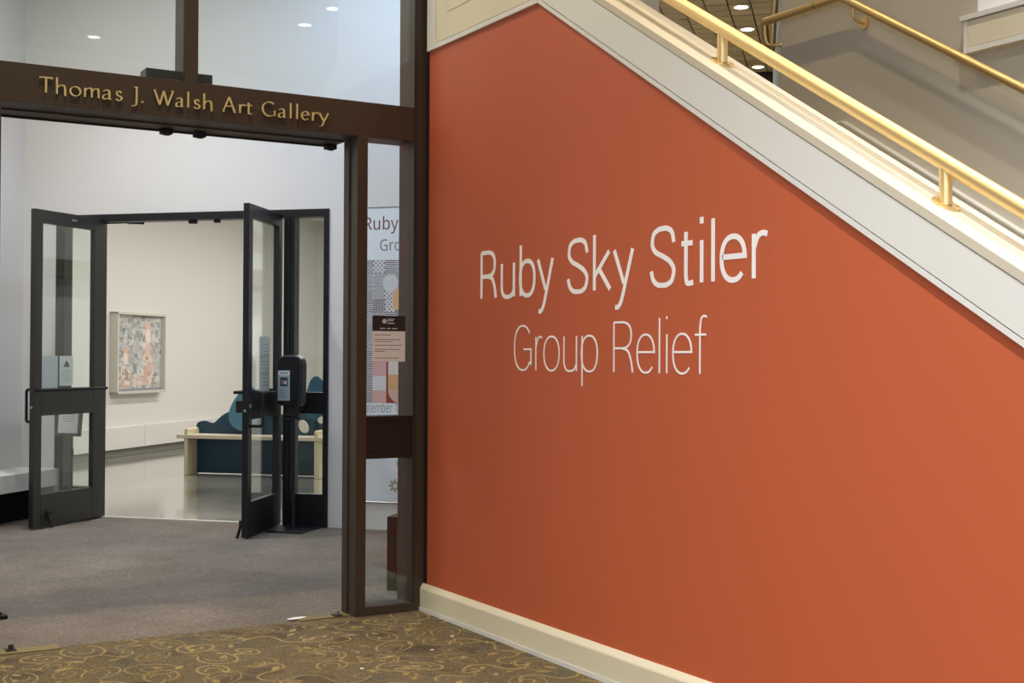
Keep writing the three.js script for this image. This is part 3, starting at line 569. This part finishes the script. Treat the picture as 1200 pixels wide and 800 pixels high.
{
  const v = (x, z, color, power, lens) => {  // added unseen fill panels; the cool one stands in for daylight
    const t = thing('added_panel_light', 'added flat lit panel in the vestibule ceiling', 'added ceiling light', [x, 4.6, z], TURN, 'added vestibule ceiling panels');
    mesh('frame', [bx(-0.63, 0.63, -0.02, 0, -0.33, -0.3), bx(-0.63, 0.63, -0.02, 0, 0.3, 0.33), bx(-0.63, -0.6, -0.02, 0, -0.3, 0.3), bx(0.6, 0.63, -0.02, 0, -0.3, 0.3)], M.trim, t);
    mesh('diffuser', bx(-0.6, 0.6, -0.012, -0.004, -0.3, 0.3), M.glowCool, t);
    const l = new THREE.RectAreaLight(color, power, 1.2, 0.6); l.position.set(0, -0.02, 0); l.rotation.x = -Math.PI / 2; t.add(l);
  };
  const sp = at45(-1.25, 4.6, 1.35);
  downlight(sp[0], sp[1], sp[2], POWER.vestibuleSpot, 0xf6f8ff, 'round recessed downlight in the vestibule ceiling', 'vestibule downlights', 0.95);
  v(-1.5, -2.9, NEUTRAL, POWER.vestibule); v(0.5, -1.9, COOL, POWER.vestibuleRight); v(-2.9, -1.4, NEUTRAL, POWER.vestibule);
}
{
  // added unseen linear lights, put in to light the gallery walls evenly
  for (const s of [-2.8, -0.4]) {
    const t = thing('added_linear_light', 'added long white linear light below the gallery ceiling', 'added pendant light', at45(s, 3.7, -6), TURN, 'added gallery linear lights');
    mesh('body', rbx(-0.12, 0.12, -0.14, -0.06, -4.2, 4.2, 0.006), M.trim, t);
    mesh('diffuser', bx(-0.1, 0.1, -0.143, -0.1395, -4.18, 4.18), M.glowWarm, t);
    for (const n of [-3.5, 0, 3.5]) mesh('cable', rod([0, -0.06, n], [0, 0, n], 0.004, 8), M.steel, t);
    const l = new THREE.RectAreaLight(0xfffcfa, POWER.gallery, 0.2, 8.3); l.position.set(0, -0.15, 0); l.rotation.x = -Math.PI / 2; t.add(l);
  }
}
{
  const d = thing('air_diffuser', 'dark slotted air diffuser in the tan tile ceiling', 'air vent', [Q * (13.45 - 0.35), CEIL, Q * (-0.35 - 13.45)], Math.PI / 4);
  mesh('frame', [bx(-0.3, 0.3, -0.03, 0.0, -0.3, -0.26), bx(-0.3, 0.3, -0.03, 0, 0.26, 0.3), bx(-0.3, -0.26, -0.03, 0, -0.26, 0.26), bx(0.26, 0.3, -0.03, 0, -0.26, 0.26)], M.tile2, d);
  mesh('core', bx(-0.26, 0.26, -0.012, 0, -0.26, 0.26), M.blackMatt, d);
  for (let i = 0; i < 4; i++) { const q = rbx(-0.2 + i * 0.02, 0.2 - i * 0.02, -0.045, -0.02, -0.2 + i * 0.11, -0.17 + i * 0.11, 0.004); mesh('vane', q, M.tile, d); }
}
// ------------------------------------------------------------------ banner, sidelight notice
{
  const art = canvasTex(640, 2048, (g, w, h) => {
    const X = (s) => (s - 0.2) / 0.66 * w, Y = (y) => (2.437 - y) / 2.232 * h;
    g.fillStyle = '#e2e8ee'; g.fillRect(0, 0, w, h);
    g.textBaseline = 'alphabetic';
    const put = (text, s, y, size, col, sx = 0.8) => { g.save(); g.translate(X(s), Y(y)); g.scale(sx, 1); g.fillStyle = col; g.font = size + 'px sans-serif'; g.fillText(text, 0, 0); g.restore(); };
    put('Ruby Sky Stiler', 0.277, 2.265, 122, '#6a4038', 1.0); put('Group Relief', 0.408, 2.105, 108, '#77767a', 0.96);
    // printed picture: a generic field of dots, checks and hatching with soft colour blocks
    const x0 = X(0.27), x1 = X(0.82), y0 = Y(2.035), y1 = Y(0.955);
    g.fillStyle = '#cfd2d6'; g.fillRect(x0, y0, x1 - x0, y1 - y0);
    g.save(); g.beginPath(); g.rect(x0, y0, x1 - x0, y1 - y0); g.clip();
    const ink = '#1d1d29', cells = 11, cw = (x1 - x0) / 6, chh = (y1 - y0) / cells;
    for (let j = 0; j < cells; j++) for (let i = 0; i < 6; i++) {
      const cx = x0 + i * cw, cy = y0 + j * chh, type = (i * 3 + j * 5 + (rnd() * 3 | 0)) % 5; g.save(); g.beginPath(); g.rect(cx, cy, cw, chh); g.clip(); g.fillStyle = ink; g.strokeStyle = ink; g.lineWidth = 5;
      if (type === 0) { for (let y = 0; y < chh; y += 14) for (let x = (y / 14) % 2 ? 7 : 0; x < cw; x += 14) { g.beginPath(); g.arc(cx + x + 4, cy + y + 6, 4.4, 0, 7); g.fill(); } }
      if (type === 1) for (let y = -cw; y < chh + cw; y += 15) { g.beginPath(); g.moveTo(cx, cy + y); g.lineTo(cx + cw, cy + y + cw * 0.7); g.stroke(); }
      if (type === 2) for (let y = 3; y < chh; y += 13) { g.fillRect(cx, cy + y, cw, 5); }
      if (type === 3) for (let y = 0; y < chh; y += 16) for (let x = 0; x < cw; x += 16) if (((x + y) / 16) % 2 < 1) g.fillRect(cx + x, cy + y, 9, 9);
      if (type === 4) for (let x = 0; x < cw; x += 12) for (let y = 0; y < chh; y += 18) { g.beginPath(); g.moveTo(cx + x, cy + y); g.lineTo(cx + x + 7, cy + y + 9); g.lineTo(cx + x, cy + y + 18); g.stroke(); }
      g.restore();
    }
    const blk = (s0, s1, ya, yb, col) => { g.fillStyle = col; g.fillRect(X(s0), Y(ya), X(s1) - X(s0), Y(yb) - Y(ya)); };
    blk(0.52, 0.82, 1.82, 1.66, '#dcb183'); g.fillStyle = '#cfd2d6'; g.beginPath(); g.arc(X(0.5), Y(1.86), 60, 0, 7); g.fill();
    blk(0.36, 0.47, 1.3, 1.16, '#d9a9a8'); blk(0.36, 0.47, 1.16, 1.05, '#d6d8dc'); blk(0.36, 0.47, 1.05, 0.955, '#d8b0a6');
    blk(0.47, 0.82, 1.3, 0.955, '#8d3a28'); blk(0.485, 0.7, 1.28, 1.17, '#d8d2cc'); blk(0.485, 0.7, 1.17, 1.06, '#d6a878');
    g.fillStyle = '#d3b0a4'; g.beginPath(); g.arc(X(0.585), Y(1.06), X(0.685) - X(0.585), 0, Math.PI); g.fill();
    g.restore();
    put('September 1', 0.232, 0.885, 92, '#8b8f98', 0.62);
    put('Y', 0.55, 0.48, 60, '#5f666c', 0.7);
    // green round leaf emblem
    g.fillStyle = '#8f9c70'; for (let i = 0; i < 8; i++) { g.save(); g.translate(X(0.545), Y(0.335)); g.rotate(i * Math.PI / 4); g.beginPath(); g.ellipse(0, -30, 9, 18, 0, 0, 7); g.fill(); g.restore(); }
  });
  const b = thing('exhibition_banner', 'tall printed exhibition banner on the wall behind the sidelight', 'banner', at45(0, 0, 0), TURN);
  const sheet = mesh('sheet', bx(0.2, 0.86, 0.205, 2.437, 0.008, 0.011), mat(0xffffff, 0.75, { map: art }), b); uvFull(sheet);
  mesh('hem_bar', rod([0.2, 2.437, 0.01], [0.86, 2.437, 0.01], 0.007), M.steel, b);
  mesh('hem_bar', rod([0.2, 0.207, 0.01], [0.86, 0.207, 0.01], 0.007), M.steel, b);
}
{
  const tex = canvasTex(384, 512, (g, w, h) => {
    g.fillStyle = '#e4e4e2'; g.fillRect(0, 0, w, h); g.fillStyle = '#2a2024'; g.fillRect(0, 0, w, 172);
    g.fillStyle = '#e8e8e8'; g.beginPath(); g.arc(140, 62, 25, 0, 7); g.fill(); g.fillStyle = '#2a2024'; for (let i = 0; i < 6; i++) { g.beginPath(); g.arc(140 + 12 * Math.cos(i * 1.05), 62 + 12 * Math.sin(i * 1.05), 4, 0, 7); g.fill(); }
    g.fillStyle = '#dddddd'; g.fillRect(172, 34, 84, 8); g.fillRect(172, 50, 70, 8); g.fillRect(172, 78, 84, 11);
    for (let i = 0; i < 15; i++) if (i !== 5 && i !== 9) g.fillRect(86 + i * 14, 136, 10, 13);
    g.fillStyle = '#6a6a6e'; for (const [y, l] of [[212, 190], [262, 300], [284, 220], [326, 320], [372, 300], [394, 120], [468, 280]]) g.fillRect(26, y, l, 7);
  });
  const n = mesh('door_notice', bx(-0.288, -0.104, 1.282, 1.516, -0.0235, -0.022), mat(0xffffff, 0.7, { map: tex }), scene); uvFull(n);
  tag(n, 'white visitor notice with a black heading stuck on the sidelight glass', 'notice');
}
// ------------------------------------------------------------------ vestibule furniture
{
  const b = thing('wall_bench', 'long thick white bench along the vestibule side wall', 'bench', W45, TURN);
  mesh('seat', rbx(-2.68, -2.32, 0.255, 0.395, 0.005, 3.2, 0.006), M.white, b);
  mesh('end_panel', rbx(-2.66, -2.325, 0, 0.256, 0.005, 0.075, 0.004), M.white, b);
  mesh('plinth', bx(-2.67, -2.5, 0, 0.256, 0.075, 3.15), M.blackMatt, b);
}
{
  const t = thing('sign_stand', 'black framed notice on a slim pole stand behind the open bronze door', 'sign stand', at45(-2.15, 0, 0.105), TURN);
  mesh('base', (() => { const g = cyl(0.085, 0.015, 32); g.translate(0, 0.008, 0); return g; })(), M.blackMatt, t);
  mesh('pole', rod([0, 0.015, 0], [0, 0.72, 0], 0.011), M.gunmetal, t);
  mesh('collar', rod([0, 0.5, 0], [0, 0.56, 0], 0.016), M.blackMatt, t);
  const f = new THREE.Group(); f.name = 'frame'; t.add(f); f.position.set(-0.01, 0.8, 0.02); f.rotation.x = -0.12;
  mesh('board', rbx(-0.115, 0.115, -0.14, 0.14, -0.01, 0.01, 0.004), M.gunmetal, f);
  const p = mesh('sheet', bx(-0.088, 0.088, -0.115, 0.125, 0.01, 0.0125), mat(0xffffff, 0.85, { map: canvasTex(128, 176, (g, w, h) => { g.fillStyle = '#e2e4e8'; g.fillRect(0, 0, w, h); g.fillStyle = '#9aa0a8'; for (let y = 50; y < 120; y += 14) g.fillRect(22, y, 84, 2.5); }) }), f); uvFull(p);
}
{
  const t = thing('sanitizer_stand', 'black hand sanitizer dispenser on a floor pole beside the right door', 'sanitizer stand', at45(-0.195, 0, 0.185), TURN);
  mesh('base_plate', rbx(-0.14, 0.155, 0.001, 0.012, -0.19, 0.2, 0.004), M.black, t);
  mesh('pole', rod([-0.012, 0.01, 0], [-0.012, 1.22, 0], 0.018), M.black, t);
  mesh('back_plate', rbx(-0.06, 0.07, 0.9, 1.25, 0.012, 0.03, 0.008), M.blackMatt, t);
  // dispenser body: tall rounded shell swelling towards the top front
  const sh = new THREE.Shape(); sh.moveTo(-0.085, 0.02); sh.lineTo(-0.088, 0.27); sh.quadraticCurveTo(-0.086, 0.34, -0.03, 0.345); sh.lineTo(0.035, 0.345); sh.quadraticCurveTo(0.09, 0.34, 0.088, 0.27); sh.lineTo(0.085, 0.02); sh.quadraticCurveTo(0.084, -0.005, 0.06, -0.005); sh.lineTo(-0.06, -0.005); sh.quadraticCurveTo(-0.084, -0.005, -0.085, 0.02);
  const eg = new THREE.ExtrudeGeometry(sh, { depth: 0.07, bevelEnabled: true, bevelSize: 0.014, bevelThickness: 0.018, bevelSegments: 4, steps: 1 }); eg.translate(0.01, 0.955, 0.046);
  const body = mesh('dispenser', eg, M.black, t);
  const pl = mesh('front_label', bx(-0.076, 0.02, 0.975, 1.2, 0.132, 0.137), mat(0xffffff, 0.5, { map: canvasTex(128, 288, (g, w, h) => {
    g.fillStyle = '#98a9b4'; g.fillRect(0, 0, w, h); g.fillStyle = '#d5dde2'; g.fillRect(6, 6, w - 12, 40); g.fillStyle = '#2a2f34'; g.fillRect(24, 66, 80, 86); g.fillStyle = '#8c6a5c'; g.fillRect(36, 92, 26, 40); g.fillStyle = '#c6d2da'; g.fillRect(66, 98, 26, 34); g.fillStyle = '#5e6e78'; for (let y = 176; y < 270; y += 16) g.fillRect(20, y, 88 - (y % 3) * 14, 5); g.fillStyle = '#44545e'; for (let i = 0; i < 6; i++) g.fillRect(22 + i * 15, 18, 10, 16);
  }) }), t); uvFull(pl); pl.userData.label = 'pale blue printed front label';
  mesh('nozzle', [rbx(-0.05, 0.06, 0.845, 0.955, 0.03, 0.115, 0.02)], M.blackMatt, t);
  mesh('drip_tray', [rbx(-0.045, 0.055, 0.83, 0.846, 0.03, 0.13, 0.006)], M.blackMatt, t);
}
{
  const t = thing('side_table', 'dark brown square-legged side table behind the sidelight', 'table', [0.067, 0, -0.597], TURN);
  const H = 0.412, L = 0.62, D = 0.5;
  mesh('tabletop', rbx(0, L, H - 0.05, H, -D, 0, 0.003), M.wenge, t);
  for (const [x, z] of [[0, -0.055], [L - 0.055, -0.055], [0, -D], [L - 0.055, -D]]) mesh('leg', rbx(x, x + 0.055, 0, H - 0.05, z, z + 0.055, 0.003), M.wenge, t);
}
// ------------------------------------------------------------------ gallery furniture
{
  const b = thing('sculptural_bench', 'cream gallery bench with a wavy navy back and blue leaf shapes', 'bench', at45(-3.17, 0, -3.55), TURN);
  const out = (pts, d, z) => { const s = new THREE.Shape(smooth([...pts, pts[0]], 120).map(([x, y]) => new THREE.Vector2(x, y))); const g = new THREE.ExtrudeGeometry(s, { depth: d, bevelEnabled: true, bevelSize: 0.004, bevelThickness: 0.004, bevelSegments: 2 }); g.translate(0, 0, z); return g; };
  // back panel with humps
  const top = smooth([[0.0, 0.5], [0.02, 0.555], [0.1, 0.578], [0.19, 0.555], [0.22, 0.56], [0.34, 0.655], [0.52, 0.715], [0.75, 0.7], [1.0, 0.66], [1.25, 0.72], [1.45, 0.66], [1.6, 0.58], [1.64, 0.5]], 80);
  const bs = new THREE.Shape([[0.02, 0.01], ...top, [1.6, 0.01]].map(([x, y]) => new THREE.Vector2(x, y)));
  const bg = new THREE.ExtrudeGeometry(bs, { depth: 0.035, bevelEnabled: true, bevelSize: 0.003, bevelThickness: 0.003, bevelSegments: 2 }); bg.translate(0, 0, -0.3);
  mesh('back_panel', bg, M.navy, b);
  mesh('front_panel', rbx(0.04, 1.58, 0.01, 0.4, -0.24, -0.215, 0.004), M.navy, b);
  mesh('seat', rbx(-0.09, 1.68, 0.4, 0.442, -0.262, 0.01, 0.006), M.benchSeat, b);
  for (const x of [0, 1.53]) {
    mesh('leg', rbx(x, x + (x ? 0.06 : 0.04), 0, 0.4, -0.262, 0.0, 0.004), M.benchCream, b);
    const arm = [rbx(x, x + 0.04, 0.442, 0.49, -0.262, 0, 0.004)]; for (let i = 0; i < 6; i++) { const s = new THREE.SphereGeometry(0.023, 14, 10); s.scale(1, 1, 1); s.translate(x + 0.02, 0.492, -0.022 - i * 0.043); arm.push(s); }
    mesh('armrest', arm, M.benchCream, b);
  }
  const leaf = (name, m, cx, cy, rx, ry, rot, z, pt) => { const p = []; for (let i = 0; i < 16; i++) { const a = i / 16 * Math.PI * 2, k = 1 + pt * Math.sin(a); const x = Math.cos(a) * rx * (1 - pt * Math.sin(a)), y = Math.sin(a) * ry * k; p.push([cx + x * Math.cos(rot) - y * Math.sin(rot), cy + x * Math.sin(rot) + y * Math.cos(rot)]); } return mesh(name, out(p, 0.025, z), m, b); };
  leaf('leaf_shape', M.sky, 0.63, 0.69, 0.17, 0.245, -0.3, -0.2, 0.16);
  leaf('leaf_shape', M.teal, 1.5, 0.8, 0.15, 0.24, 0.12, -0.2, 0.2);
  leaf('pebble_shape', M.shell, 1.34, 0.545, 0.045, 0.07, 0.5, -0.17, 0);
  leaf('pebble_shape', M.shell, 1.56, 0.62, 0.05, 0.035, 0.2, -0.17, 0);
}
{
  // shallow box frame with a patchwork picture on the gallery wall (faces +s)
  const f = thing('framed_artwork', 'pale box-framed patchwork collage in grey and pink on the gallery wall', 'artwork', at45(-5.22, 0, -5.95), TURN + Math.PI / 2);
  // local x runs along the wall towards the doors, z out of the wall
  const W = 0.6, y0 = 0.81, y1 = 1.86, D = 0.12;
  mesh('frame', [rbx(-W, W, y0, y0 + 0.03, 0, D, 0.003), rbx(-W, W, y1 - 0.03, y1, 0, D, 0.003), rbx(-W, -W + 0.03, y0, y1, 0, D, 0.003), rbx(W - 0.03, W, y0, y1, 0, D, 0.003)], M.artFrame, f);
  const tex = canvasTex(768, 672, (g, w, h) => {
    g.fillStyle = '#b9b9b4'; g.fillRect(0, 0, w, h);
    const cols = ['#a9adae', '#c6c5be', '#b3b0a8', '#98a0a4', '#cdc9c0', '#bcb6b4'];
    for (let i = 0; i < 320; i++) {
      const x = rnd() * w - 30, y = rnd() * h - 20, a = 24 + rnd() * 62, b = 18 + rnd() * 46; g.fillStyle = cols[(rnd() * 6) | 0]; g.fillRect(x, y, a, b); g.strokeStyle = rnd() < 0.5 ? '#5f656a' : '#e4e2dc'; g.lineWidth = 2.5;
      const type = rnd(); if (type < 0.4) for (let k = 4; k < b; k += 8) { g.beginPath(); g.moveTo(x, y + k); g.lineTo(x + a, y + k); g.stroke(); } else if (type < 0.7) for (let k = 4; k < a; k += 9) { g.beginPath(); g.moveTo(x + k, y); g.lineTo(x + k - 10, y + b); g.stroke(); } else for (let k = 0; k < 10; k++) { g.beginPath(); g.arc(x + rnd() * a, y + rnd() * b, 5, 0, 7); g.stroke(); }
    }
    // soft pink and cream upright shapes
    const pinks = ['#d2b5a8', '#d8c8bb', '#cbab9c', '#ded2c8', '#c0a598', '#d3c0b3'];
    const col = (x, y, a, b) => { for (let k = 0; k < 60; k++) { g.fillStyle = pinks[(rnd() * 6) | 0]; g.fillRect(x + rnd() * a * 0.7, y + rnd() * b * 0.85, a * (0.12 + rnd() * 0.22), b * (0.06 + rnd() * 0.1)); } };
    g.fillStyle = '#d9b8a6'; g.beginPath(); g.ellipse(540, 150, 58, 100, 0, 0, 7); g.fill(); g.fillStyle = '#e3dad2'; g.beginPath(); g.ellipse(540, 185, 44, 66, 0, 0, 7); g.fill();
    col(440, 230, 220, 400); g.fillStyle = '#d6b09c'; g.beginPath(); g.ellipse(170, 360, 44, 76, 0, 0, 7); g.fill(); g.fillStyle = '#e0d6cc'; g.beginPath(); g.ellipse(170, 385, 34, 48, 0, 0, 7); g.fill();
    col(90, 450, 170, 200); col(260, 520, 240, 120); g.fillStyle = '#4a5c74'; g.fillRect(170, 480, 12, 90); g.fillRect(200, 500, 10, 70); g.fillStyle = '#b98a52'; g.fillRect(120, 500, 22, 30); g.fillRect(500, 370, 40, 26); g.fillRect(610, 560, 26, 40); g.fillStyle = '#8d8f90'; g.fillRect(0, h - 22, w, 22);
  });
  const p = mesh('picture', bx(-W + 0.03, W - 0.03, y0 + 0.03, y1 - 0.03, 0.02, 0.06), mat(0xffffff, 0.8, { map: tex }), f); uvFull(p);
}
// ------------------------------------------------------------------ small floor hardware and scraps
{
  const s1 = mesh('threshold_strip', rbx(-2.069, -1.8, 0, 0.005, -0.1, -0.005, 0.002), M.brassWorn, scene); tag(s1, 'long worn brass threshold strip on the carpet edge by the black bolt', 'threshold strip');
  const s2 = mesh('threshold_strip', rbx(-0.66, -0.39, 0, 0.005, -0.13, -0.04, 0.002), M.brassWorn, scene); tag(s2, 'short worn brass threshold strip beside the sidelight jamb', 'threshold strip');
  const bolt = (x, z, m, label) => { const t = thing('floor_bolt', label, 'floor bolt', [x, 0.004, z]); mesh('plate', rbx(-0.022, 0.022, 0.0, 0.005, -0.03, 0.03, 0.002), M.blackMatt, t); mesh('pin', (() => { const g = cyl(0.011, 0.022, 18); g.translate(0, 0.014, 0); return g; })(), m, t); };
  bolt(-2.0, -0.07, M.gunmetal, 'dark floor bolt on the long brass threshold strip');
  bolt(-0.452, -0.07, M.steel, 'shiny steel floor bolt beside the sidelight jamb');
  const st = thing('floor_stop', 'small black rubber door stop on the grey carpet', 'door stop', [-1.93, 0, -0.83]);
  mesh('foot', rbx(-0.12, 0.035, 0.0, 0.02, -0.03, 0.03, 0.006), M.blackMatt, st); mesh('rib', rbx(-0.1, 0.01, 0.018, 0.034, -0.014, 0.014, 0.006), M.blackMatt, st);
  const scrap = (x, z, a, w, l, label, group) => {
    const pts = []; for (let i = 0; i < 7; i++) { const q = i / 7 * 6.283; pts.push(new THREE.Vector2(Math.cos(q) * w * (0.7 + rnd() * 0.5), Math.sin(q) * l * (0.7 + rnd() * 0.5))); }
    const g = new THREE.ExtrudeGeometry(new THREE.Shape(pts), { depth: 0.003, bevelEnabled: false }); g.rotateX(-Math.PI / 2);
    const m = mesh('paper_scrap', g, M.paper, scene); m.position.set(x, 0.006, z); m.rotation.y = a; tag(m, label, 'scrap', group);
  };
  scrap(-0.655, -0.09, 0.2, 0.05, 0.022, 'torn white tape scrap at the end of the short brass strip');
  for (const [x, z] of [[-0.176, 0.648], [-0.384, 0.847], [-0.792, 1.007]]) scrap(x, z, rnd() * 3, 0.011, 0.007, 'tiny white paper speck on the patterned carpet', 'specks on the lobby carpet');
}

renderer.render(scene, camera);
